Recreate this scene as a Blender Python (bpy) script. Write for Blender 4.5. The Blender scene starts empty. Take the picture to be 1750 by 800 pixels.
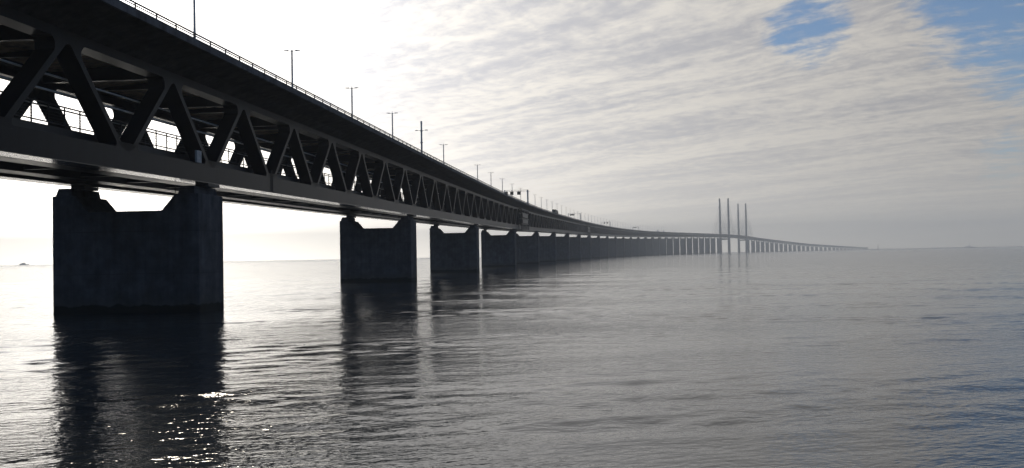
import bpy, math, random
from mathutils import Vector, Matrix
random.seed(11)
SC = bpy.context.scene
COL = SC.collection

# ------------------------------------------------------------------ helpers
class MB:
    """collects polygons, boxes, tubes and sweeps; build() links ONE mesh object"""
    def __init__(self): self.v = []; self.f = []
    def poly(self, pts):
        n = len(self.v); self.v += [tuple(p) for p in pts]; self.f.append(list(range(n, n + len(pts))))
    def hexa(self, a, b):
        """a, b: two equal-length rings of points -> closed prism"""
        n = len(self.v); k = len(a)
        self.v += [tuple(p) for p in a] + [tuple(p) for p in b]
        self.f.append([n + i for i in reversed(range(k))]); self.f.append([n + k + i for i in range(k)])
        for i in range(k):
            j = (i + 1) % k
            self.f.append([n + i, n + j, n + k + j, n + k + i])
    def bar(self, p, q, w, h, up=Vector((0, 0, 1)), w2=None, h2=None):
        """rectangular bar from p to q; w across, h along 'up'"""
        p = Vector(p); q = Vector(q); d = (q - p).normalized()
        s = d.cross(up)
        if s.length < 1e-4: s = d.cross(Vector((1, 0, 0)))
        s.normalize(); u = s.cross(d).normalized()
        w2 = w if w2 is None else w2; h2 = h if h2 is None else h2
        ra = [p + s*(a*w/2) + u*(b*h/2) for a, b in ((-1,-1),(1,-1),(1,1),(-1,1))]
        rb = [q + s*(a*w2/2) + u*(b*h2/2) for a, b in ((-1,-1),(1,-1),(1,1),(-1,1))]
        self.hexa(ra, rb)
    def tube(self, p, q, r, r2=None, n=8):
        p = Vector(p); q = Vector(q); d = (q - p).normalized(); r2 = r if r2 is None else r2
        s = d.cross(Vector((0, 0, 1)))
        if s.length < 1e-4: s = Vector((1, 0, 0))
        s.normalize(); u = s.cross(d)
        ra = [p + (s*math.cos(t) + u*math.sin(t))*r for t in [2*math.pi*i/n for i in range(n)]]
        rb = [q + (s*math.cos(t) + u*math.sin(t))*r2 for t in [2*math.pi*i/n for i in range(n)]]
        self.hexa(ra, rb)
    def box(self, c, sx, sy, sz):
        x, y, z = c
        a = [(x-sx/2, y-sy/2, z-sz/2), (x+sx/2, y-sy/2, z-sz/2), (x+sx/2, y+sy/2, z-sz/2), (x-sx/2, y+sy/2, z-sz/2)]
        self.hexa(a, [(p[0], p[1], p[2]+sz) for p in a])
    def rings(self, rings, closed_ends=True):
        n = len(self.v); k = len(rings[0])
        for r in rings: self.v += [tuple(p) for p in r]
        for a in range(len(rings) - 1):
            for i in range(k):
                j = (i + 1) % k
                self.f.append([n+a*k+i, n+a*k+j, n+(a+1)*k+j, n+(a+1)*k+i])
        if closed_ends:
            self.f.append([n + i for i in reversed(range(k))])
            self.f.append([n + (len(rings)-1)*k + i for i in range(k)])
    def build(self, name, mat, parent=None, bevel=0.0, org=None):
        me = bpy.data.meshes.new(name)
        if org is not None:
            self.v = [(p[0]-org[0], p[1]-org[1], p[2]-org[2]) for p in self.v]
        me.from_pydata(self.v, [], self.f); me.update()
        import bmesh
        bm = bmesh.new(); bm.from_mesh(me); bmesh.ops.recalc_face_normals(bm, faces=bm.faces); bm.to_mesh(me); bm.free()
        me.materials.append(mat)
        o = bpy.data.objects.new(name, me); COL.objects.link(o)
        if org is not None: o.location = org
        if parent is not None: o.parent = parent
        if bevel:
            m = o.modifiers.new('bevel', 'BEVEL'); m.width = bevel; m.segments = 2; m.limit_method = 'ANGLE'
        return o

def tag(o, label=None, cat=None, group=None, kind=None):
    if label: o['label'] = label
    if cat: o['category'] = cat
    if group: o['group'] = group
    if kind: o['kind'] = kind
    return o
def empty(name, loc=(0, 0, 0), rz=0.0):
    o = bpy.data.objects.new(name, None); COL.objects.link(o); o.location = loc; o.rotation_euler = (0, 0, rz)
    o.empty_display_size = 2; return o
def copy_tree(o, parent=None):
    c = o.copy(); COL.objects.link(c); c.parent = parent
    for ch in o.children: copy_tree(ch, c)
    return c

# ------------------------------------------------------------------ bridge line (plan, profile)
CAM_H = 5.5
X0, Y0, TH0 = -33.842, 110.794, 0.08932
S1, S2, K1, K2 = 209.7, 2858.5, 0.8137e-4, 0.4855e-4
DS = 5.0; SMIN = -400.0; SMAX = 8200.0
_n = int((SMAX - SMIN)/DS) + 1
_i0 = int(-SMIN/DS)
_h = [0.0]*_n; _x = [0.0]*_n; _y = [0.0]*_n
_h[_i0] = TH0; _x[_i0] = X0; _y[_i0] = Y0
for i in range(_i0 + 1, _n):
    s = SMIN + (i - .5)*DS
    k = 0 if s < S1 else (K1 if s < S2 else K2)
    _h[i] = _h[i-1] + k*DS; hm = (_h[i] + _h[i-1])/2
    _x[i] = _x[i-1] + math.sin(hm)*DS; _y[i] = _y[i-1] + math.cos(hm)*DS
for i in range(_i0 - 1, -1, -1):
    _h[i] = TH0; _x[i] = _x[i+1] - math.sin(TH0)*DS; _y[i] = _y[i+1] - math.cos(TH0)*DS
PROF = [(-400, 10.0), (-200, 12.05), (0, 14.15), (160, 15.85), (450, 19.6), (740, 24.2), (1300, 31.0), (1940, 38.2), (2600, 46.4), (3200, 53.4),
        (3732, 58.6), (4140, 60.3), (4500, 58.6), (5000, 52.2), (5580, 44.0), (6458, 29.5), (7220, 19.8), (7700, 12.5), (8300, 4.0)]
def zb(s):
    """height of the underside of the truss at s (Catmull-Rom through PROF)"""
    i = 0
    while i < len(PROF) - 2 and s > PROF[i+1][0]: i += 1
    x0, y0 = PROF[i]; x1, y1 = PROF[i+1]
    m = lambda j: (PROF[min(j+1, len(PROF)-1)][1] - PROF[max(j-1, 0)][1])/(PROF[min(j+1, len(PROF)-1)][0] - PROF[max(j-1, 0)][0])
    t = (s - x0)/(x1 - x0); dx = x1 - x0
    return (2*t**3-3*t*t+1)*y0 + (t**3-2*t*t+t)*dx*m(i) + (-2*t**3+3*t*t)*y1 + (t**3-t*t)*dx*m(i+1)
def line(s):
    a = (s - SMIN)/DS; i = max(0, min(_n - 2, int(a))); t = a - i
    L = lambda q: q[i] + (q[i+1] - q[i])*t
    return L(_x), L(_y), L(_h)
def P(s, u, v):
    """point at chainage s, u metres right of the near truss, v above the truss underside"""
    x, y, h = line(s)
    return Vector((x + math.cos(h)*u, y - math.sin(h)*u, zb(s) + v))
def PZ(s, u, z, t=0.0):
    x, y, h = line(s)
    return Vector((x + math.cos(h)*u + math.sin(h)*t, y - math.sin(h)*u + math.cos(h)*t, z))

UC = -7.15            # deck centre line
UF = 2*UC            # far truss
OV = 5.3             # cantilever
S_START, S_END = -240, 8300
def stations(a, b, near=20.0, far=40.0, lim=1500):
    out = []; s = a
    while s < b - 1e-6:
        out.append(s); s += near if s < lim else far
    out.append(b); return out
ST = stations(S_START, S_END)
def sweep(mb, prof, sts=ST):
    mb.rings([[P(s, u, v) for u, v in prof] for s in sts])

# ------------------------------------------------------------------ materials
def mat(name):
    m = bpy.data.materials.new(name); m.use_nodes = True
    return m, m.node_tree, m.node_tree.nodes['Principled BSDF']
def N(t, kind, **kw):
    n = t.nodes.new(kind)
    for k, v in kw.items(): setattr(n, k, v)
    return n
def noise(t, vec, scale, detail=5, rough=.55):
    n = N(t, 'ShaderNodeTexNoise'); n.inputs['Scale'].default_value = scale
    n.inputs['Detail'].default_value = detail; n.inputs['Roughness'].default_value = rough
    if vec is not None: t.links.new(vec, n.inputs['Vector'])
    return n.outputs['Fac']
def ramp(t, fac, stops):
    r = N(t, 'ShaderNodeValToRGB'); e = r.color_ramp.elements
    while len(e) < len(stops): e.new(.5)
    for el, (p, c) in zip(e, stops): el.position = p; el.color = (*c, 1) if len(c) == 3 else c
    t.links.new(fac, r.inputs['Fac']); return r.outputs['Color']
def M_(t, op, a, b=None, c=None, clamp=False):
    n = N(t, 'ShaderNodeMath', operation=op, use_clamp=clamp)
    for i, v in enumerate((a, b, c)):
        if v is None: continue
        if isinstance(v, (int, float)): n.inputs[i].default_value = v
        else: t.links.new(v, n.inputs[i])
    return n.outputs[0]
def VM(t, op, a, b=None):
    n = N(t, 'ShaderNodeVectorMath', operation=op)
    for i, v in enumerate((a, b)):
        if v is None: continue
        if isinstance(v, (tuple, list)): n.inputs[i].default_value = v
        else: t.links.new(v, n.inputs[i])
    return n
def mapping(t, vec, rot=(0, 0, 0), scale=(1, 1, 1), loc=(0, 0, 0)):
    n = N(t, 'ShaderNodeMapping'); n.inputs['Rotation'].default_value = rot; n.inputs['Scale'].default_value = scale
    n.inputs['Location'].default_value = loc
    t.links.new(vec, n.inputs['Vector']); return n.outputs['Vector']
def smooth(t, v, a, b):
    n = N(t, 'ShaderNodeMapRange', interpolation_type='SMOOTHSTEP')
    t.links.new(v, n.inputs['Value']); n.inputs['From Min'].default_value = a; n.inputs['From Max'].default_value = b
    return n.outputs['Result']
def mixc(t, fac, a, b, mode='MIX'):
    n = N(t, 'ShaderNodeMix', data_type='RGBA', blend_type=mode)
    for sock, v in ((n.inputs[0], fac), (n.inputs[6], a), (n.inputs[7], b)):
        if isinstance(v, (int, float)): sock.default_value = v
        elif isinstance(v, tuple): sock.default_value = (*v, 1)
        else: t.links.new(v, sock)
    return n.outputs[2]

def steel_mat(name, base, rough=.45, spec=.25):
    m, t, b = mat(name)
    g = N(t, 'ShaderNodeNewGeometry').outputs['Position']
    n1 = noise(t, mapping(t, g, scale=(.9, .9, .12)), 1.0, 6, .6)
    n2 = noise(t, g, .25, 4)
    k = M_(t, 'ADD', M_(t, 'MULTIPLY', n1, .6), M_(t, 'MULTIPLY', n2, .4))
    dk = tuple(c*.62 for c in base); lt = tuple(c*1.45 for c in base)
    t.links.new(ramp(t, k, [(.3, dk), (.5, base), (.72, lt)]), b.inputs['Base Color'])
    b.inputs['Roughness'].default_value = rough; b.inputs['Specular IOR Level'].default_value = spec
    bp = N(t, 'ShaderNodeBump'); bp.inputs['Strength'].default_value = .25; bp.inputs['Distance'].default_value = .03
    t.links.new(n1, bp.inputs['Height']); t.links.new(bp.outputs['Normal'], b.inputs['Normal'])
    return m
STEEL = steel_mat('painted_truss_steel', (.006, .0065, .0095), .36, .08)
STEEL_GLOSS = steel_mat('glossy_flange_paint', (.02, .02, .02), .16, .4)
STEEL_LIGHT = steel_mat('galvanised_steel', (.5, .5, .5), .5)
STEEL_DARK = steel_mat('dark_steel', (.016, .0165, .018), .5)

def concrete_mat(name, base, algae=False):
    m, t, b = mat(name)
    g = N(t, 'ShaderNodeNewGeometry').outputs['Position']
    n1 = noise(t, g, .5, 9, .66)
    n2 = noise(t, mapping(t, g, scale=(1.3, 1.3, .07)), 1.0, 5, .6)      # run-off streaks
    k = M_(t, 'ADD', M_(t, 'MULTIPLY', n1, .65), M_(t, 'MULTIPLY', n2, .35))
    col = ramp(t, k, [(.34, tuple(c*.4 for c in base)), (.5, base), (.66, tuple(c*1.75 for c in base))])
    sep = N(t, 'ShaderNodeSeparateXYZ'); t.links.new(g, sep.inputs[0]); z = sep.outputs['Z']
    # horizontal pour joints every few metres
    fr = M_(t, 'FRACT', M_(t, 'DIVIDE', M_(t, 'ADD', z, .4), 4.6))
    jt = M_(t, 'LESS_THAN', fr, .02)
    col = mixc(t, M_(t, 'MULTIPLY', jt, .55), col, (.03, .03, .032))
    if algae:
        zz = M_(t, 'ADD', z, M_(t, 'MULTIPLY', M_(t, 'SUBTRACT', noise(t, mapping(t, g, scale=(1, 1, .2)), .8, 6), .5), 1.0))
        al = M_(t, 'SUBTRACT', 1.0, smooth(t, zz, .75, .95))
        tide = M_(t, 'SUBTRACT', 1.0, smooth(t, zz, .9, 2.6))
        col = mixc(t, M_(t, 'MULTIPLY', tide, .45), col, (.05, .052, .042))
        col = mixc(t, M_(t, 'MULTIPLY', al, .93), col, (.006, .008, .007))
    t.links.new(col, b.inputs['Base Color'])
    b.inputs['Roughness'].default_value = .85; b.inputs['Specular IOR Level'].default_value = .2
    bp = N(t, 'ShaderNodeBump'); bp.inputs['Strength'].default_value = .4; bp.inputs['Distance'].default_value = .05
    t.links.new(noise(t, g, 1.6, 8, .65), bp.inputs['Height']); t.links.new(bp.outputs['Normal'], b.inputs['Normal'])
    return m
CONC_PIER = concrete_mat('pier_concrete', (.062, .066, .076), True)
CONC_SOFFIT_LIT = concrete_mat('lit_soffit_concrete', (.58, .47, .34))  # concrete tone warmed and brightened to paint in sunlight thrown up by the water
CONC_DECK = concrete_mat('deck_concrete', (.055, .05, .047))
CONC_EDGE = concrete_mat('parapet_concrete', (.075, .08, .092))
def plain(name, base, rough=.5, metal=0.0):
    m, t, b = mat(name)
    g = N(t, 'ShaderNodeNewGeometry').outputs['Position']
    t.links.new(ramp(t, noise(t, g, 2.2, 5), [(.3, tuple(c*.75 for c in base)), (.7, tuple(min(1, c*1.2) for c in base))]), b.inputs['Base Color'])
    b.inputs['Roughness'].default_value = rough; b.inputs['Metallic'].default_value = metal; b.inputs['Specular IOR Level'].default_value = .12
    return m
ASPHALT = plain('asphalt', (.05, .05, .052), .9)
GREY_BOX = plain('grey_cabinet_paint', (.42, .42, .42), .5)
WHITE = plain('white_paint', (.75, .75, .74), .4)
BLACK = plain('black_sign_face', (.012, .012, .013), .4)
TYRE = plain('tyre_rubber', (.02, .02, .02), .9)
GLASSY = plain('dark_window', (.02, .025, .03), .1)
LAND = plain('coast_land', (.07, .075, .06), .9)
RED = plain('red_paint', (.3, .04, .03), .5)

ROUGH_FAR = .05
# water ----------------------------------------------------------------------
WATER, t, b = mat('sea_water')
g = N(t, 'ShaderNodeNewGeometry').outputs['Position']
b.inputs['Base Color'].default_value = (.022, .030, .036, 1)
b.inputs['IOR'].default_value = 1.333
wv = mapping(t, g, rot=(0, 0, math.radians(-14)))
swell = noise(t, mapping(t, wv, scale=(.05, .28, 1)), 1.0, 2, .5)
chop = noise(t, mapping(t, wv, scale=(.55, 1.5, 1), loc=(7, 3, 0)), 1.0, 2, .5)
rip = noise(t, mapping(t, wv, scale=(1.4, 2.3, 1), loc=(1, 9, 0)), 1.0, 2, .55)
gust = smooth(t, noise(t, mapping(t, wv, scale=(.012, .045, 1), loc=(3, 1, 0)), 1.0, 4, .55), .36, .66)   # breeze patches between slicks
wsep = N(t, 'ShaderNodeSeparateXYZ'); t.links.new(g, wsep.inputs[0])
far_ = smooth(t, wsep.outputs['Y'], 40, 320)                      # open sea farther out: waves too fine to model, so micro-roughness
mid_ = smooth(t, wsep.outputs['Y'], 250, 426)                      # beyond the modelled waves
hgt = M_(t, 'MULTIPLY', M_(t, 'MULTIPLY', swell, .10), mid_)
hgt = M_(t, 'ADD', hgt, M_(t, 'MULTIPLY', rip, M_(t, 'MULTIPLY_ADD', gust, .050, .020)))
fine = noise(t, mapping(t, wv, scale=(4.2, 6.0, 1), loc=(5, 2, 0)), 1.0, 2, .55)
hgt = M_(t, 'ADD', hgt, M_(t, 'MULTIPLY', fine, M_(t, 'MULTIPLY_ADD', gust, .010, .006)))
t.links.new(M_(t, 'MULTIPLY_ADD', far_, ROUGH_FAR, .075), b.inputs['Roughness'])
bp = N(t, 'ShaderNodeBump'); bp.inputs['Distance'].default_value = 1.0
t.links.new(M_(t, 'MULTIPLY_ADD', far_, -.85, 1.0), bp.inputs['Strength'])
t.links.new(hgt, bp.inputs['Height']); t.links.new(bp.outputs['Normal'], b.inputs['Normal'])

# ------------------------------------------------------------------ setting: water, haze, far coast
R_W = 8600.0
import numpy as np
def outward(a, ratio=1.13):
    lo = [a[0]]; d = a[1] - a[0]
    while lo[-1] > -R_W: d *= ratio; lo.append(max(lo[-1] - d, -R_W))
    hi = [a[-1]]; d = a[-1] - a[-2]
    while hi[-1] < R_W: d *= ratio; hi.append(min(hi[-1] + d, R_W))
    return np.array(lo[:0:-1] + list(a) + hi[1:])
YN = 430.0
ys = [8.0]
while ys[-1] < YN: ys.append(ys[-1] + max(.24, .0022*ys[-1]))
gx = outward(list(np.arange(-165, 190, .36))); gy = outward(ys)
XX, YY = np.meshgrid(gx, gy)
STEP = np.maximum(.36, .0022*YY)
rng = np.random.default_rng(5)
sst = lambda v, a, b: (lambda q: q*q*(3 - 2*q))(np.clip((v - a)/(b - a), 0, 1))
ZZ = np.zeros_like(XX); SL = .058; NW = 96
wl = [.95*(6.0/.95)**((i + rng.random())/NW) for i in range(NW)]
nrm = sum(l**-1.6 for l in wl)
for lam in wl:
    th = math.radians(104) + rng.normal()*(.60 if lam < 3 else .28)
    k = 2*math.pi/lam; am = SL*math.sqrt(2*(lam**-1.6)/nrm)/k
    ZZ += am*np.sin(k*(math.cos(th)*XX + math.sin(th)*YY) + rng.random()*6.283)*sst(lam, 2.2*STEP, 5*STEP)
env = np.zeros_like(XX)                              # slicks and breezier patches
for i in range(14):
    lam = 14*(90/14)**rng.random(); th = math.radians(100) + rng.normal()*.5; k = 2*math.pi/lam
    env += np.sin(k*(math.cos(th)*XX + math.sin(th)*YY) + rng.random()*6.283)
env = np.clip(.85 + .22*env, .35, 1.4)
fade = (1 - sst(YY, 250, YN - 4))*sst(YY, 8, 14)*sst(XX, -164, -150)*(1 - sst(XX, 172, 188))
ZZ *= env*fade
me = bpy.data.meshes.new('water'); nr, nc = XX.shape
co = np.stack([XX, YY, ZZ], -1).reshape(-1, 3)
idx = np.arange(nr*nc).reshape(nr, nc)
quads = np.stack([idx[:-1, :-1], idx[:-1, 1:], idx[1:, 1:], idx[1:, :-1]], -1).reshape(-1, 4)
me.vertices.add(len(co)); me.vertices.foreach_set('co', co.astype(np.float32).ravel())
me.loops.add(quads.size); me.loops.foreach_set('vertex_index', quads.astype(np.int32).ravel())
me.polygons.add(len(quads)); me.polygons.foreach_set('loop_start', np.arange(0, quads.size, 4, dtype=np.int32))
me.polygons.foreach_set('use_smooth', np.ones(len(quads), dtype=bool))
me.update(calc_edges=True); me.validate(); me.materials.append(WATER)
wo = bpy.data.objects.new('water', me); COL.objects.link(wo); tag(wo, kind='structure')

HAZE = bpy.data.materials.new('haze_air'); HAZE.use_nodes = True
t = HAZE.node_tree; t.nodes.clear()
out = N(t, 'ShaderNodeOutputMaterial'); pv = N(t, 'ShaderNodeVolumePrincipled')
pv.inputs['Color'].default_value = (.90, .95, 1.0, 1); pv.inputs['Density'].default_value = 2.0e-4
pv.inputs['Anisotropy'].default_value = .05
t.links.new(pv.outputs[0], out.inputs['Volume'])
try: HAZE.cycles.homogeneous_volume = True
except Exception: pass
m = MB(); m.box((0, 0, 112), 17400, 17400, 226)
hz = m.build('haze', HAZE); tag(hz, kind='stuff')

# low far coast to the right of the bridge's far end
m = MB(); pts = []
x = 2900.0
while x < 5200:
    pts.append((x, 2.2 + 2*random.random() + 2*math.sin(x*.004)**2)); x += 60
ra = [(x, 7900 + .03*x, -.5) for x, h in pts]; rb = [(x, 7900 + .03*x, h) for x, h in pts]
rc = [(x, 8150 + .03*x, h*.8) for x, h in pts]; rd = [(x, 8170 + .03*x, -.5) for x, h in pts]
m.rings([[ra[i], rb[i], rc[i], rd[i]] for i in range(len(pts))])
tag(m.build('coast', LAND), kind='structure')

# ------------------------------------------------------------------ bridge
BR = empty('bridge', (0, 0, 0))
tag(BR, 'long dark two-level truss bridge on concrete piers, curving over the sea to four tall pylons', 'bridge')

# upper deck: haunched concrete slab with cantilevers
VS = 10.65                                   # underside over the truss
prof = [(OV-.02, 12.02), (OV-.02, 12.52), (UC, 12.67), (UF-OV+.02, 12.52), (UF-OV+.02, 12.02), (UF-2.2, 11.35), (UF-.6, VS), (UF+.6, VS), (UF+2.6, 11.3),
        (UC, 11.55), (-2.6, 11.3), (-.6, VS), (.6, VS), (2.2, 11.35)]
m = MB(); sweep(m, prof); deck = m.build('upper_deck', CONC_DECK, BR)
m = MB(); sweep(m, [(OV-1.2, 12.555), (OV-1.2, 12.56), (UC, 12.69), (UF-OV+1.2, 12.56), (UF-OV+1.2, 12.555), (UC, 12.685)])
m.build('road_surface', ASPHALT, deck)
for side in (1, -1):                         # edge beam carrying the rail
    e = OV if side == 1 else UF - OV
    m = MB(); sweep(m, [(e, 11.98), (e+side*.22, 12.00), (e+side*.20, 12.75), (e-side*.16, 12.75), (e-side*.16, 12.55), (e, 12.52)])
    m.build('edge_beam', CONC_EDGE, deck)
m = MB(); sweep(m, [(-.62, 11.00), (-.62, 11.04), (UC, 11.53), (UF+.62, 11.04), (UF+.62, 11.00), (UC, 11.49)]); m.build('lit_soffit_sheet', CONC_SOFFIT_LIT, deck)  # thin sheet added under the slab, its colour carries the water-reflected glow
# median barrier
m = MB(); sweep(m, [(UC-.3, 12.70), (UC+.3, 12.70), (UC+.12, 13.50), (UC-.12, 13.50)]); m.build('median_barrier', CONC_EDGE, deck)

# guard rails on the deck edges
posts = []
for side in (1, -1):
    e = (OV + .03) if side == 1 else (UF - OV - .03)
    m = MB()
    for v, r in ((13.27, .06), (13.05, .04)):
        sweep(m, [(e-r, v-r), (e+r, v-r), (e+r, v+r), (e-r, v+r)])
    gr = m.build('guard_rail', STEEL_DARK, BR)
    s = -60.0 if side == 1 else 0.0
    while s < 3000:
        posts.append((s, e, gr)); s += 4.0
near_posts = [p for p in posts if p[1] > 0 and p[0] >= -48][:94]
rest = [p for p in posts if p not in near_posts]
for s, e, gr in near_posts:
    m = MB(); a = P(s, e, 12.76); m.bar(a, P(s, e, 13.31), .11, .11, up=Vector((0, 1, 0))); m.build('railing_post', STEEL_DARK, gr)
m = MB()
for s, e, gr in rest: m.bar(P(s, e, 12.76), P(s, e, 13.31), .11, .11, up=Vector((0, 1, 0)))
tag(m.build('railing_post', STEEL_DARK, BR), kind='stuff')

# trusses ------------------------------------------------------------------
HB, HT = 1.0, 10.25                           # chord centre lines
CH = 2.0                                     # lower chord depth
def fillet(c, d1, d2, off, r, n=6):
    """arc of radius r tangent to two directions leaving node c (2D), each shifted by off"""
    d1 = Vector(d1).normalized(); d2 = Vector(d2).normalized(); bis = (d1 + d2).normalized()
    half = math.acos(max(-1, min(1, d1.dot(d2))))/2
    L = (off + r)/math.sin(half); cen = Vector(c) + bis*L
    p1 = Vector(c) + d1*(L*math.cos(half)); p2 = Vector(c) + d2*(L*math.cos(half))
    a1 = (p1 - cen).normalized(); a2 = (p2 - cen).normalized()
    out = []
    for i in range(n + 1):
        k = i/n; v = (a1*(1-k) + a2*k).normalized()*r
        out.append(cen + v)
    return out
DG = Vector((10.0, HT - HB)).normalized()
def gusset_prof(top):
    """outline (along, height) of the rounded gusset at a lower (top=False) or upper node"""
    c = (0, HB) if not top else (0, HT); sg = -1 if top else 1
    hw = .31
    edge = CH - HB if not top else .42         # chord half-depth seen from its centre line
    V = fillet(c, (DG.x, sg*DG.y), (-DG.x, sg*DG.y), hw, .60)
    outr = fillet(c, (1, 0), (DG.x, sg*DG.y), hw, 1.5)
    # outer corner between chord edge and diagonal: intersect, then round
    def corner(sx):
        # line chord edge y=edge ; line diagonal lower edge offset hw
        nx, ny = sx*DG.y, -DG.x                # normal pointing down/outward
        # points q = c + t*d + n*hw ; want y = edge
        tt = (edge - ny*hw)/DG.y
        x = sx*DG.x*tt + nx*hw
        d1 = (sx, 0); d2 = (sx*DG.x, DG.y)
        arc = fillet((x, edge), d1, d2, 0.0, .7 if top else .3)
        return [Vector((p.x, p.y)) for p in arc]
    R = corner(1); L = corner(-1)
    Vl = [Vector((p.x - c[0], (p.y - c[1])*sg)) for p in V]
    Vl.sort(key=lambda p: -p.x)
    pts = R + Vl + list(reversed(L))
    pts = [Vector((R[0].x, edge - .25))] + pts + [Vector((L[0].x, edge - .25))]
    return [(p.x, c[1] + sg*p.y) for p in pts]
GB = gusset_prof(False); GT = gusset_prof(True)
DETAIL = 700
def gusset(m, s0, u, prof, th):      # u: middle of the 1.7 m deep box members
    ra = [P(s0 + a, u - th/2, v) for a, v in prof]; rb = [P(s0 + a, u + th/2, v) for a, v in prof]
    m.hexa(ra, rb)
nodes = list(range(S_START, S_END + 1, 20))
rest_d = MB()
near_lim, far_lim = 28*20 - 60, 20*20 - 60
for u in (0.0, UF):
    uc = -.25 if u == 0 else UF + .25         # members are 1.7 m deep boxes
    TR = empty('truss', (0, 0, 0)); TR.parent = BR
    tag(TR, 'near-side steel truss of V-shaped members' if u == 0 else 'far-side steel truss seen through the near one')
    m = MB(); sweep(m, [(uc-.85, 0), (uc+.85, 0), (uc+.85, CH), (uc-.85, CH)])
    for s in nodes[1:-1]:
        if s < 1600: gusset(m, s, uc, GB, 1.72)
    lc = m.build('lower_chord', STEEL, TR)
    m = MB(); sweep(m, [(uc-1.0, -.07), (uc+1.0, -.07), (uc+1.0, -.004), (uc-1.0, -.004)])
    m.build('bottom_flange', STEEL_GLOSS, TR)
    m = MB(); sweep(m, [(uc-.84, HT-.40), (uc+.84, HT-.40), (uc+.84, VS-.004), (uc-.84, VS-.004)])
    for s in nodes[:-1]:
        if s < 1600: gusset(m, s + 10, uc, GT, 1.71)
    m.build('upper_chord', STEEL, TR)
    for s in nodes[:-1]:
        for (sa, sb) in (((s, HB), (s+10, HT)), ((s+20, HB), (s+10, HT))):
            k = DG*1.0
            a0 = Vector(sa) + (Vector(sb) - Vector(sa)).normalized()*1.35; b0 = Vector(sb) - (Vector(sb) - Vector(sa)).normalized()*.55
            pa = P(a0.x, uc, a0.y); pb = P(b0.x, uc, b0.y)
            d = MB(); up = (pb - pa).cross(PZ(s, u+1, 0) - PZ(s, u, 0)).normalized()
            d.bar(pa, pb, 1.70, .60 if u == 0 else .75, up=up)
            lim = near_lim if u == 0 else far_lim
            if -60 <= s < lim: d.build('diagonal', STEEL, TR)
            else:
                n = len(rest_d.v); rest_d.v += d.v; rest_d.f += [[i + n for i in f] for f in d.f]
tag(rest_d.build('diagonal', STEEL, BR), kind='stuff')

# lower rail deck: slab between the lower chords with two longitudinal troughs below and kerbs
m = MB(); sweep(m, [(-.62, .95), (-.62, 1.55), (UF+.62, 1.55), (UF+.62, .95)])
ld = m.build('rail_deck', CONC_DECK, BR)
for uc in (-3.7, UF+3.7):
    m = MB(); sweep(m, [(uc-1.5, .93), (uc+1.5, .93), (uc+1.1, .12), (uc-1.1, .12)]); m.build('deck_trough', STEEL, ld)
for side in (0, 1):
    e = -1.5 if side == 0 else UF + 1.5
    m = MB(); sweep(m, [(e-.12, 1.56), (e+.12, 1.56), (e+.12, 3.05), (e-.12, 3.05)])
    for vv in (3.35,): sweep(m, [(e-.05, vv-.05), (e+.05, vv-.05), (e+.05, vv+.05), (e-.05, vv+.05)])
    m.build('walkway_parapet', STEEL_DARK, ld)
# rails with tracks
m = MB()
for uc in (-4.9, UF+4.9):
    for du in (-.72, .72): sweep(m, [(uc+du-.04, 1.56), (uc+du+.04, 1.56), (uc+du+.04, 1.73), (uc+du-.04, 1.73)])
m.build('track_rail', STEEL_DARK, ld)
# floor beams
k = 0; rb_ = MB()
for s in range(S_START, 2400, 10):
    d = MB(); w = .35
    a = [P(s-w/2, -.62, .30), P(s-w/2, -.62, .92), P(s-w/2, UF+.62, .92), P(s-w/2, UF+.62, .30)]
    b2 = [P(s+w/2, -.62, .30), P(s+w/2, -.62, .92), P(s+w/2, UF+.62, .92), P(s+w/2, UF+.62, .30)]
    d.hexa(a, b2)
    if -60 <= s < 300: d.build('floor_beam', STEEL, ld)
    else:
        n = len(rb_.v); rb_.v += d.v; rb_.f += [[i + n for i in f] for f in d.f]
tag(rb_.build('floor_beam', STEEL, BR), kind='stuff')
# cross beams under the road slab
rb_ = MB()
for s in range(S_START, 2400, 10):
    d = MB(); w = .55 if s % 20 else .3
    vb = 10.05 if s % 20 else 10.75
    a = [P(s-w/2, -.61, vb), P(s-w/2, -.61, 11.4), P(s-w/2, UC, 11.55), P(s-w/2, UF+.61, 11.4), P(s-w/2, UF+.61, vb)]
    b2 = [P(s+w/2, -.61, vb), P(s+w/2, -.61, 11.4), P(s+w/2, UC, 11.55), P(s+w/2, UF+.61, 11.4), P(s+w/2, UF+.61, vb)]
    d.hexa(a, b2)
    if -60 <= s < 300: d.build('cross_beam', STEEL, deck)
    else:
        n = len(rb_.v); rb_.v += d.v; rb_.f += [[i + n for i in f] for f in d.f]
tag(rb_.build('cross_beam', STEEL, BR), kind='stuff')

# wire fences along the rail walkways
for u in (-1.75, UF+1.75):
    m = MB()
    for v in (3.6, 3.85, 4.1, 4.35, 4.6): sweep(m, [(u-.015, v-.015), (u+.015, v-.015), (u+.015, v+.015), (u-.015, v+.015)], stations(S_START, 900, 20))
    sweep(m, [(u-.04, 4.88), (u+.04, 4.88), (u+.04, 4.96), (u-.04, 4.96)], stations(S_START, 900, 20))
    fe = m.build('walkway_fence', STEEL_DARK, ld)
    if u > -2: nf = fe
    rest = MB()
    s = -239.0
    while s < 900:
        d = MB(); d.bar(P(s, u, 1.56), P(s, u, 5.0), .10, .10, up=Vector((0, 1, 0)))
        if -56 < s < 60: d.build('fence_post', STEEL_DARK, fe)
        else:
            n = len(rest.v); rest.v += d.v; rest.f += [[i + n for i in f] for f in d.f]
        s += 2.5
    tag(rest.build('fence_post', STEEL_DARK, fe), kind='stuff')
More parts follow.
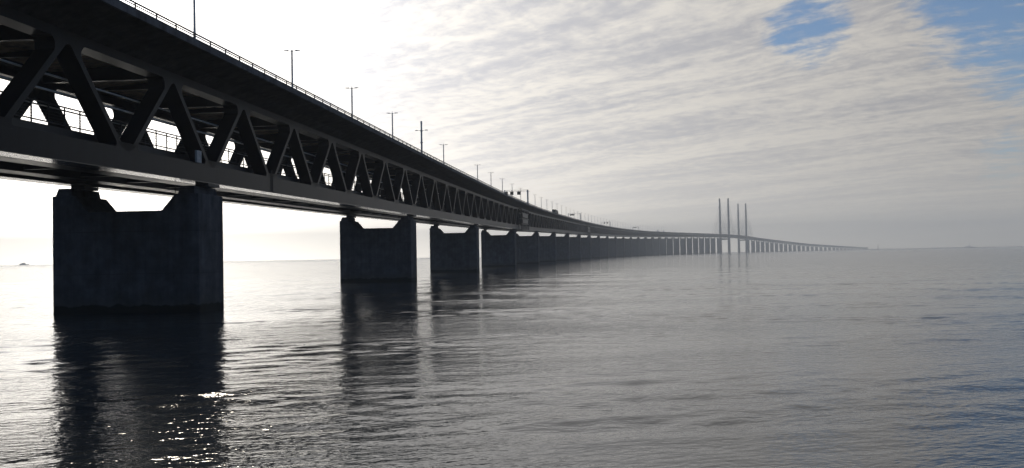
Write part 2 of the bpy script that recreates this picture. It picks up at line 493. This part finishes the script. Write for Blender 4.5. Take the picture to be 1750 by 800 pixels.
# cable trays hung inside the trusses
for u, v in ((-1.6, 7.3), (-1.6, 6.0), (UF+1.6, 7.6)):
    m = MB(); sweep(m, [(u-.13, v-.05), (u+.13, v-.05), (u+.13, v+.05), (u-.13, v+.05)], stations(S_START, 1200, 20)); m.build('cable_tray', STEEL_LIGHT, BR)
# contact wires over the tracks
m = MB()
for u in (-4.9, UF+4.9):
    for v in (7.1, 8.2): sweep(m, [(u-.02, v-.02), (u+.02, v-.02), (u+.02, v+.02), (u-.02, v+.02)], stations(S_START, 900, 20))
m.build('overhead_wire', STEEL_DARK, BR)
# grey cabinet bolted to the near truss left of the first pier
m = MB(); c = P(-4.2, .52, 2.45); h = line(-4)[2]
a = [P(-4.9, .62, 1.95), P(-3.7, .62, 1.95), P(-3.7, .62, 3.25), P(-4.9, .62, 3.25)]
b2 = [P(-4.9, .88, 1.95), P(-3.7, .88, 1.95), P(-3.7, .88, 3.25), P(-4.9, .88, 3.25)]
m.hexa(a, b2); cab = m.build('cabinet', GREY_BOX, BR, bevel=.03)
tag(cab, 'small light grey cabinet on the truss')
# expansion joint plate in the near chord
m = MB()
for ds in (-.28, .28):
    m.hexa([P(20+ds-.06, .595, .0), P(20+ds+.06, .595, .0), P(20+ds+.06, .595, 2.9), P(20+ds-.06, .595, 2.9)],
           [P(20+ds-.06, .66, .0), P(20+ds+.06, .66, .0), P(20+ds+.06, .66, 2.9), P(20+ds-.06, .66, 2.9)])
m.build('expansion_joint', STEEL_DARK, BR)

# piers ---------------------------------------------------------------------
PU, PW, PT = -7.90, 8.28, 3.5
def pier(s, detail=True):
    ch = zb(s); top = ch - .42
    x, y, h = line(s)
    R = empty('pier', (0, 0, 0)); R.parent = BR
    notch = top - 2.65; sh = top - .85
    prof = [(-PW, -1.5), (PW, -1.5), (PW, sh), (5.65, sh), (4.1, notch), (-4.1, notch), (-5.65, sh), (-PW, sh)]
    m = MB()
    ra = [PZ(s, PU + a, z, -PT) for a, z in prof]; rb = [PZ(s, PU + a, z, PT) for a, z in prof]
    m.hexa(ra, rb); m.build('pier_shaft', CONC_PIER, R, bevel=.12 if detail else 0)
    for sx in (-1, 1):
        uc = PU + sx*6.95
        m = MB()
        w0, w1 = 1.2, .9
        ra = [PZ(s, uc + a, sh - .02, t_) for a, t_ in ((-1.1, -PT+.3), (.75, -PT+.3), (.75, PT-.3), (-1.1, PT-.3))]
        rb = [PZ(s, uc + a, top, t_) for a, t_ in ((-.85, -PT+.5), (.65, -PT+.5), (.65, PT-.5), (-.85, PT-.5))]
        m.hexa(ra, rb); m.build('pedestal', CONC_PIER, R)
        ub = 0.0 if sx == 1 else UF
        m = MB()
        ra = [PZ(s, ub + a, top, t_) for a, t_ in ((-.75, -1.6), (.75, -1.6), (.75, 1.6), (-.75, 1.6))]
        rb = [PZ(s, ub + a, ch - .075, t_) for a, t_ in ((-.75, -1.6), (.75, -1.6), (.75, 1.6), (-.75, 1.6))]
        m.hexa(ra, rb); m.build('bearing', STEEL_DARK, R)
    return R
pier_s = [-240, -120, 0, 120, 240] + [240 + 140*k for k in range(1, 25)] + [3760, 4532, 4692] + [4692 + 140*k for k in range(1, 19)] + [7212 + 120*k for k in range(1, 10)]
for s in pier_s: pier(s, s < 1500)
# little marker lamps hanging below the rail deck beside the first two piers
for s in (2, 122):
    m = MB(); a = P(s, -4.6, .12); m.tube(a, a - Vector((0, 0, .95)), .035); m.tube(a - Vector((0, 0, .95)), a - Vector((0, 0, 1.25)), .10); m.build('hanging_lamp', STEEL_DARK, BR)

# pylons and stay cables -----------------------------------------------------
PYL_TOP = 214.0
CONC_PYLON = concrete_mat('pylon_concrete', (.12, .125, .135))
for s in (3901, 4391):
    R = empty('pylon', (0, 0, 0)); R.parent = BR
    for sx in (-1, 1):
        u0 = UC + sx*16.5
        m = MB(); rr = []
        for z, w, d in ((-1, 9.4, 12.6), (60, 8.4, 11.4), (130, 7.0, 9.4), (PYL_TOP, 5.2, 7.6)):
            rr.append([PZ(s, u0 + a*w/2, z, c_*d/2) for a, c_ in ((-.7, -1), (.7, -1), (1, -.7), (1, .7), (.7, 1), (-.7, 1), (-1, .7), (-1, -.7))])
        m.rings(rr); m.build('leg', CONC_PYLON, R)
    m = MB(); m.bar(PZ(s, UC - 13, 54.0), PZ(s, UC + 13, 54.0), 7, 5.5); m.build('cross_girder', CONC_PYLON, R)
m = None
CAB = steel_mat('cable_sheath', (.05, .05, .055), .5)
for s in (3901, 4391):
    for sx in (-1, 1):
        for dr in (-1, 1):
            for k in range(10):
                dd = 20*(k + 1) + 5 + (15 if k > 8 else 0)
                top = PZ(s, UC + sx*16.5, zb(s) + 12 + dd*.575)
                bot = P(s + dr*dd, UC + sx*15.0, 10.5)
                m = MB(); m.tube(top, bot, .30, n=6); m.build('stay_cable', CAB, BR)
# outriggers carrying the cable anchors
m = MB()
for s in (3901, 4391):
    for dr in (-1, 1):
        for k in range(10):
            dd = 20*(k + 1) + 5 + (15 if k > 8 else 0)
            m.bar(P(s + dr*dd, UC - 15.3, 10.4), P(s + dr*dd, UC + 15.3, 10.4), .8, 1.0)
tag(m.build('cable_anchor', STEEL, BR), kind='stuff')

# ------------------------------------------------------------------ lamp posts on the median
def lamp_proto():
    R = empty('lamp_post')
    m = MB(); m.tube((0, 0, -.35), (0, 0, 12.2), .20, .14, 10); m.tube((0, 0, 12.2), (0, 0, 12.65), .045, .03, 6)
    m.tube((0, 0, -.35), (0, 0, .35), .26, .26, 10); m.build('pole', STEEL_LIGHT, R)
    for sx in (-1, 1):
        m = MB(); m.tube((sx*.08, 0, 12.0), (sx*.75, 0, 12.12), .05, .045, 6); a = m.build('arm', STEEL_LIGHT, R)
        m = MB()
        ra = [(sx*.62, -.17, 12.02), (sx*.62, .17, 12.02), (sx*.62, .17, 12.22), (sx*.62, -.17, 12.22)]
        rb = [(sx*1.42, -.12, 12.10), (sx*1.42, .12, 12.10), (sx*1.42, .12, 12.20), (sx*1.42, -.12, 12.20)]
        m.hexa(ra, rb); m.build('lamp_head', STEEL_LIGHT, R, bevel=.03)
    return R
DK = 13.5                                      # lamps stand on the median barrier
lamp_s = [14 + 40*k for k in range(6)] + [254 + 140/3*k for k in range(1, 56)]
def place(o, s, u, v):
    o.location = P(s, u, v); o.rotation_euler = (0, 0, -line(s)[2])
L0 = lamp_proto()
words = ['second', 'third', 'fourth', 'fifth', 'sixth', 'seventh', 'eighth', 'ninth', 'tenth', 'eleventh', 'twelfth']
labels = {0: 'grey lamp post nearest the camera, its top cut off by the picture edge',
          1: 'tallest whole twin-headed lamp post, rising above the first two piers\' gap in the bright sky',
          2: 'twin-headed lamp post, the next one right of the tallest whole post',
          3: 'twin-headed lamp post just left of the thick camera mast',
          5: 'twin-headed lamp post just right of the thick camera mast'}
n_after = 0; first = True
for k, s in enumerate(lamp_s):
    if k == 4: continue                          # the mast stands here
    o = L0 if first else copy_tree(L0); first = False
    place(o, s, UC, DK - .0)
    if k in labels: lab = labels[k]
    elif k <= 9:
        lab = 'thin lamp post, %s one right of the thick camera mast before the near sign gantry' % words[k - 6]
    elif s < 890:
        j = k - 10
        lab = 'small pale lamp post on the far deck, %s one past the near sign gantry' % (['first'] + words)[j]
    elif s < 1354: lab = 'tiny hazy lamp post between the second and third sign gantries'
    elif s < 1894: lab = 'tiny hazy lamp post between the third and fourth sign gantries'
    else: lab = 'hair-thin hazy lamp post on the deck between the farthest sign gantry and the pylons'
    tag(o, lab, 'lamp post', 'lamp posts along the middle of the bridge deck')

# camera mast among the lamps
R = empty('camera_mast'); place(R, 174, UC, DK)
tag(R, 'thick ringed camera mast with short arms standing among the thin lamp posts', 'mast')
m = MB(); m.tube((0, 0, -.35), (0, 0, 14.2), .30, .24, 12); m.build('pole', STEEL_LIGHT, R)
for z in (4.2, 8.8, 12.2):
    m = MB(); m.tube((0, 0, z-.12), (0, 0, z+.12), .42, .42, 12); m.build('collar', STEEL_LIGHT, R)
for sx in (-1, 1):
    m = MB(); m.tube((sx*.3, 0, 12.3), (sx*1.3, 0, 12.35), .06, .05, 6); a = m.build('arm', STEEL_LIGHT, R)
    m = MB(); m.box((sx*1.45, 0, 12.38), .75, .34, .2); m.build('lamp_head', STEEL_LIGHT, R)
m = MB(); m.tube((0, 0, 14.2), (0, 0, 15.0), .3, .24, 12); m.build('camera_housing', STEEL_LIGHT, R)

# sign gantries over the near carriageway
def gantry(s, signs, label, hgt=7.4, low=False):
    R = empty('sign_gantry'); place(R, s, 0, 12.57)
    tag(R, label, 'sign gantry', 'sign gantries over the carriageway')
    m = MB(); m.bar((OV-.5, 0, 0), (OV-.5, 0, hgt+.35), .75, .75, up=Vector((0, 1, 0))); m.build('post', STEEL_LIGHT, R)
    m = MB(); m.bar((UC+.0, 0, .93), (UC+.0, 0, hgt+.35), .55, .55, up=Vector((0, 1, 0))); m.build('post', STEEL_LIGHT, R)
    m = MB()
    m.bar((UC-.4, 0, hgt+.3), (OV-.15, 0, hgt+.3), .12, .12); m.bar((UC-.4, 0, hgt-.5), (OV-.15, 0, hgt-.5), .12, .12)
    for i in range(13):
        a = UC + i*(OV-.5-UC)/13; b_ = UC + (i+1)*(OV-.5-UC)/13
        m.bar((a, 0, hgt-.5 if i % 2 else hgt+.3), (b_, 0, hgt+.3 if i % 2 else hgt-.5), .09, .09)
    m.build('truss_beam', STEEL_LIGHT, R)
    for (x, w, h_) in signs:
        m = MB(); m.box((x, -.35, hgt-1.0-h_*.2), w, .35, h_); a = m.build('signal_panel', BLACK, R, bevel=.04)
        m = MB(); m.tube((x, -.2, hgt-.5), (x, -.2, hgt+.3), .06); m.build('bracket', STEEL_DARK, R)
gantry(404, ((-3.4, 1.7, 1.7), (.2, 1.7, 1.7), (-6.2, 1.5, 1.5)), 'sign gantry nearest the camera with dark square lane signals hanging above the deck')
gantry(885, ((-3.2, 4.6, 1.2),), 'second sign gantry along the bridge with one wide dark panel')
gantry(1345, ((-3.6, 1.9, 1.9), (.6, 1.9, 1.9)), 'small hazy third sign gantry with two dark signals')
gantry(1880, ((-3.0, 6.5, 1.0),), 'faint fourth sign gantry far along the deck towards the pylons')

# trucks on the near carriageway
def truck(s, u, label, ln=13.0, H=3.9, m_body=WHITE):
    R = empty('truck'); place(R, s, u, 12.70)
    tag(R, label, 'truck', 'trucks crossing the bridge')
    m = MB(); m.box((0, 0, 1.15 + (H-1.15)/2), 2.5, ln, H-1.15); m.build('trailer', m_body, R, bevel=.06)
    m = MB(); y0 = ln/2 + .5
    ra = [(-1.22, y0, .55), (-1.22, y0+2.2, .55), (-1.22, y0+2.25, 1.8), (-1.22, y0+1.9, 3.2), (-1.22, y0, 3.5)]
    m.hexa(ra, [(1.22, p[1], p[2]) for p in ra]); cb = m.build('cab', RED, R, bevel=.08)
    m = MB(); m.poly([(-1.05, y0+2.262, 1.85), (1.05, y0+2.262, 1.85), (1.05, y0+1.94, 3.1), (-1.05, y0+1.94, 3.1)]); m.build('windscreen', GLASSY, cb)
    m = MB(); m.box((0, 1, .85), 1.0, ln+4, .3); m.build('chassis', BLACK, R)
    for y in (-ln/2+1.2, -ln/2+2.5, -ln/2+3.8, y0-.6, y0+1.3):
        for sx in (-1, 1):
            m = MB(); m.tube((sx*1.22, y, .5), (sx*.88, y, .5), .5, .5, 16); m.build('wheel', TYRE, R)
truck(640, 2.0, 'articulated truck driving away on the deck just before the second sign gantry', 24, 3.6, STEEL_DARK)
truck(2300, 1.5, 'tiny hazy box truck on the far deck, the nearer of two before the pylons', 9, 4.2)
truck(2420, 1.5, 'tiny hazy box truck on the far deck, the one closer to the pylons', 9, 4.2)

# maintenance cages hung on the outside of the near truss
def cage(s0, s1, label):
    R = empty('maintenance_gantry', (0, 0, 0))
    tag(R, label, 'maintenance gantry', 'maintenance gantries hung on the truss')
    a, c = 1.05, 2.45
    m = MB()
    for s in (s0, s1):
        for u in (a, c): m.bar(P(s, u, -.5), P(s, u, 10.2), .35, .35, up=Vector((0, 1, 0)))
    for v in (-.5, 2.6, 5.4, 8.2, 10.1):
        for u in (a, c): m.bar(P(s0, u, v), P(s1, u, v), .3, .35)
        for s in (s0, s1): m.bar(P(s, a, v), P(s, c, v), .3, .3)
    n_ = max(2, int((s1 - s0)/5))
    for i in range(1, n_):
        s = s0 + (s1 - s0)*i/n_; m.bar(P(s, c, -.5), P(s, c, 10.1), .2, .2, up=Vector((0, 1, 0)))
    m.build('frame', BLACK, R)
    for v in (-.4, 5.5):
        m = MB(); m.hexa([P(s0, a, v), P(s0, c, v), P(s1, c, v), P(s1, a, v)], [P(s0, a, v+.08), P(s0, c, v+.08), P(s1, c, v+.08), P(s1, a, v+.08)]); m.build('platform', BLACK, R)
    m = MB()
    sm = s0 + (s1-s0)*.12; sn = s1 - (s1-s0)*.12
    for va, vb in ((3.0, 5.0), (6.0, 7.9)):
        m.hexa([P(sm, c+.13, va), P(sn, c+.13, va), P(sn, c+.13, vb), P(sm, c+.13, vb)], [P(sm, c+.19, va), P(sn, c+.19, va), P(sn, c+.19, vb), P(sm, c+.19, vb)])
    m.build('screen_panel', BLACK, R)
cage(392, 432, 'dark maintenance cage hung over the near truss below the near sign gantry')
cage(1010, 1050, 'smaller hazy maintenance cage hung on the truss far past the second sign gantry')

# ------------------------------------------------------------------ far things on the water
def at(px, d):                                   # a bearing and a distance from the viewpoint
    return Vector(((px - 875)/1700*d, d, 0))
def ship(px, d, ln, rz, label, towers):
    R = empty('ship', at(px, d), rz); tag(R, label, 'ship', 'far ships on the horizon')
    m = MB(); hh = ln*.075
    ra = [(-ln/2, 0, -1), (-ln*.45, -ln*.07, -1), (ln*.38, -ln*.07, -1), (ln*.5, 0, -1), (ln*.38, ln*.07, -1), (-ln*.45, ln*.07, -1)]
    rb = [(p[0]*1.03, p[1]*1.1, hh) for p in ra]
    m.hexa(ra, rb); m.build('hull', STEEL, R)
    for (x, w, h_) in towers:
        m = MB(); m.box((x*ln, 0, hh + h_/2), w*ln, ln*.12, h_); m.build('superstructure', WHITE, R, bevel=.2)
    m = MB(); x = towers[0][0]; m.tube((x*ln, 0, hh), (x*ln, 0, hh + towers[0][2]*1.6), .5); m.build('mast', STEEL_LIGHT, R)
ship(40, 7400, 74, .1, 'faint ship low on the bright horizon left of the nearest pier', ((0, .3, 11), (-.2, .3, 6)))
ship(1656, 7400, 80, 0, 'faint grey ship with a tall deckhouse on the right-hand horizon', ((0, .08, 17), (.15, .5, 3), (-.25, .3, 5)))
# beacon tower standing in the sea
R = empty('beacon_tower', at(1500, 6000)); tag(R, 'lone slim beacon tower standing in the sea right of where the bridge ends', 'beacon')
m = MB(); m.tube((0, 0, -1), (0, 0, 5), 5, 4.5, 14); m.build('base', CONC_PIER, R)
m = MB(); m.tube((0, 0, 5), (0, 0, 24), 2.1, 1.5, 14); m.build('tower', GREY_BOX, R)
m = MB(); m.tube((0, 0, 24), (0, 0, 24.5), 2.4, 2.4, 14); m.tube((0, 0, 24.5), (0, 0, 27), 1.3, 1.2, 10); m.tube((0, 0, 27), (0, 0, 28.4), 1.6, .1, 10); m.build('lantern', RED, R)

# ------------------------------------------------------------------ light
SUN_EL, SUN_AZ = math.radians(27.0), math.radians(-21.5)      # azimuth from +Y towards +X
sd = Vector((math.sin(SUN_AZ)*math.cos(SUN_EL), math.cos(SUN_AZ)*math.cos(SUN_EL), math.sin(SUN_EL)))
L = bpy.data.lights.new('sun', 'SUN'); L.energy = 1.5; L.angle = math.radians(10.0); L.color = (1.0, .90, .74)
so = bpy.data.objects.new('sun', L); COL.objects.link(so); so.rotation_euler = sd.to_track_quat('Z', 'Y').to_euler()

W = bpy.data.worlds.new('World'); SC.world = W; W.use_nodes = True
t = W.node_tree; t.nodes.clear()
out = N(t, 'ShaderNodeOutputWorld'); bg = N(t, 'ShaderNodeBackground')
t.links.new(bg.outputs[0], out.inputs[0]); bg.inputs['Strength'].default_value = .06
sky = N(t, 'ShaderNodeTexSky', sky_type='NISHITA'); sky.sun_disc = False
sky.sun_elevation = SUN_EL; sky.sun_rotation = SUN_AZ; sky.dust_density = .3; sky.ozone_density = 6.0
dirv = VM(t, 'NORMALIZE', N(t, 'ShaderNodeTexCoord').outputs['Generated']).outputs[0]
sp = N(t, 'ShaderNodeSeparateXYZ'); t.links.new(dirv, sp.inputs[0])
z = M_(t, 'MAXIMUM', sp.outputs['Z'], 0.0)
inv = M_(t, 'DIVIDE', 1.0, M_(t, 'ADD', z, .10))
cmb = N(t, 'ShaderNodeCombineXYZ')
t.links.new(M_(t, 'MULTIPLY', sp.outputs['X'], inv), cmb.inputs[0]); t.links.new(M_(t, 'MULTIPLY', sp.outputs['Y'], inv), cmb.inputs[1])
pl = cmb.outputs[0]                               # position on the cloud layer
warp = N(t, 'ShaderNodeTexNoise'); warp.inputs['Scale'].default_value = 1.1; warp.inputs['Detail'].default_value = 3
t.links.new(pl, warp.inputs['Vector'])
wv = VM(t, 'SUBTRACT', warp.outputs['Color'], (.5, .5, .5)).outputs[0]
sc_ = N(t, 'ShaderNodeVectorMath', operation='SCALE'); t.links.new(wv, sc_.inputs[0]); sc_.inputs['Scale'].default_value = .35
plw = VM(t, 'ADD', pl, sc_.outputs[0]).outputs[0]
rot = mapping(t, plw, rot=(0, 0, math.radians(40)))
rolls = noise(t, mapping(t, rot, scale=(1.1, 8.5, 1)), 1.0, 5, .55)       # long cloud rolls
wide = noise(t, mapping(t, rot, scale=(.7, 2.2, 1), loc=(1.7, 6, 0)), 1.0, 4, .5)
puffs = noise(t, mapping(t, rot, scale=(13, 17, 1), loc=(4, 2, 0)), 1.0, 6, .62)
big = noise(t, mapping(t, pl, scale=(.8, .8, 1), loc=(2.3, 5.1, 0)), 1.0, 4, .5)
body = M_(t, 'ADD', M_(t, 'ADD', M_(t, 'MULTIPLY', rolls, .34), M_(t, 'MULTIPLY', puffs, .36)), M_(t, 'MULTIPLY', M_(t, 'ADD', big, wide), .2))
def dirdot(px, py):
    v = Vector(((px - 875)/1700, 1, (437 - py)/1700)).normalized()
    return VM(t, 'DOT_PRODUCT', dirv, tuple(v)).outputs['Value']
def cone(px, py, r0, r1):                         # 1 inside r0 degrees, 0 outside r1
    return smooth(t, dirdot(px, py), math.cos(math.radians(r1)), math.cos(math.radians(r0)))
hole = M_(t, 'MULTIPLY', cone(1850, -80, 4.5, 10.2), .30)
hole = M_(t, 'ADD', hole, M_(t, 'MULTIPLY', cone(1390, 52, .3, 3.4), .24))
hole = M_(t, 'ADD', hole, M_(t, 'MULTIPLY', cone(1720, 292, .1, 2.2), .16))
hole = M_(t, 'ADD', hole, M_(t, 'MULTIPLY', smooth(t, sp.outputs['Y'], .75, -.2), .55))      # clear sky behind the viewer
hole = M_(t, 'ADD', hole, M_(t, 'MULTIPLY', smooth(t, M_(t, 'SUBTRACT', sp.outputs['X'], M_(t, 'MULTIPLY', z, .3)), .50, .72), .5))   # clear to the right
cover = smooth(t, M_(t, 'SUBTRACT', M_(t, 'ADD', body, .12), hole), .37, .58)
# brightness round the sun
gd = Vector((math.sin(SUN_AZ)*math.cos(.25), math.cos(SUN_AZ)*math.cos(.25), math.sin(.25)))   # thinnest, brightest cloud below the sun
sdot = VM(t, 'DOT_PRODUCT', dirv, tuple(gd)).outputs['Value']
ang = M_(t, 'ARCCOSINE', M_(t, 'MINIMUM', sdot, .99999))
B = M_(t, 'ADD', .21, M_(t, 'MULTIPLY', 1.40, M_(t, 'EXPONENT', M_(t, 'DIVIDE', ang, -.42))))
B = M_(t, 'ADD', B, M_(t, 'MULTIPLY', 2.0, M_(t, 'EXPONENT', M_(t, 'DIVIDE', ang, -.10))))
shade = smooth(t, M_(t, 'ADD', M_(t, 'ADD', M_(t, 'MULTIPLY', rolls, .33), M_(t, 'MULTIPLY', puffs, .34)), M_(t, 'MULTIPLY', wide, .33)), .39, .61)
ccol = mixc(t, shade, (.72, .715, .75), (1.16, 1.10, 1.01))
Bc = N(t, 'ShaderNodeVectorMath', operation='SCALE'); t.links.new(ccol, Bc.inputs[0]); t.links.new(M_(t, 'MULTIPLY', B, 16.7), Bc.inputs['Scale'])
withcl = mixc(t, cover, sky.outputs[0], Bc.outputs[0])
# murk near the horizon beyond the haze
hcol = N(t, 'ShaderNodeVectorMath', operation='SCALE'); hcol.inputs[0].default_value = (1.08, 1.0, .87)
t.links.new(M_(t, 'MULTIPLY', M_(t, 'POWER', B, 2.1), 76.0), hcol.inputs['Scale'])
hf = M_(t, 'EXPONENT', M_(t, 'DIVIDE', z, -.045))
t.links.new(mixc(t, hf, withcl, hcol.outputs[0]), bg.inputs['Color'])

# ------------------------------------------------------------------ camera
cd = bpy.data.cameras.new('camera'); cd.sensor_width = 36; cd.lens = 36*1700/1750; cd.clip_end = 60000; cd.clip_start = .3
cam = bpy.data.objects.new('camera', cd); COL.objects.link(cam); SC.camera = cam
pitch = math.atan(36.6/1700); roll = .0184
mm = Matrix.Translation((0, 0, CAM_H)) @ Matrix.Rotation(math.pi/2 + pitch, 4, 'X') @ Matrix.Rotation(-roll, 4, 'Z')
cam.matrix_world = mm

SC.view_settings.view_transform = 'Standard'; SC.view_settings.look = 'None'; SC.view_settings.gamma = 1
SC.view_settings.exposure = 0.2; SC.view_settings.use_curve_mapping = False
SC.render.engine = 'CYCLES'; SC.cycles.use_denoising = True
SC.cycles.max_bounces = 8; SC.cycles.volume_bounces = 1; SC.cycles.glossy_bounces = 4; SC.cycles.diffuse_bounces = 3
SC.cycles.sample_clamp_indirect = 15
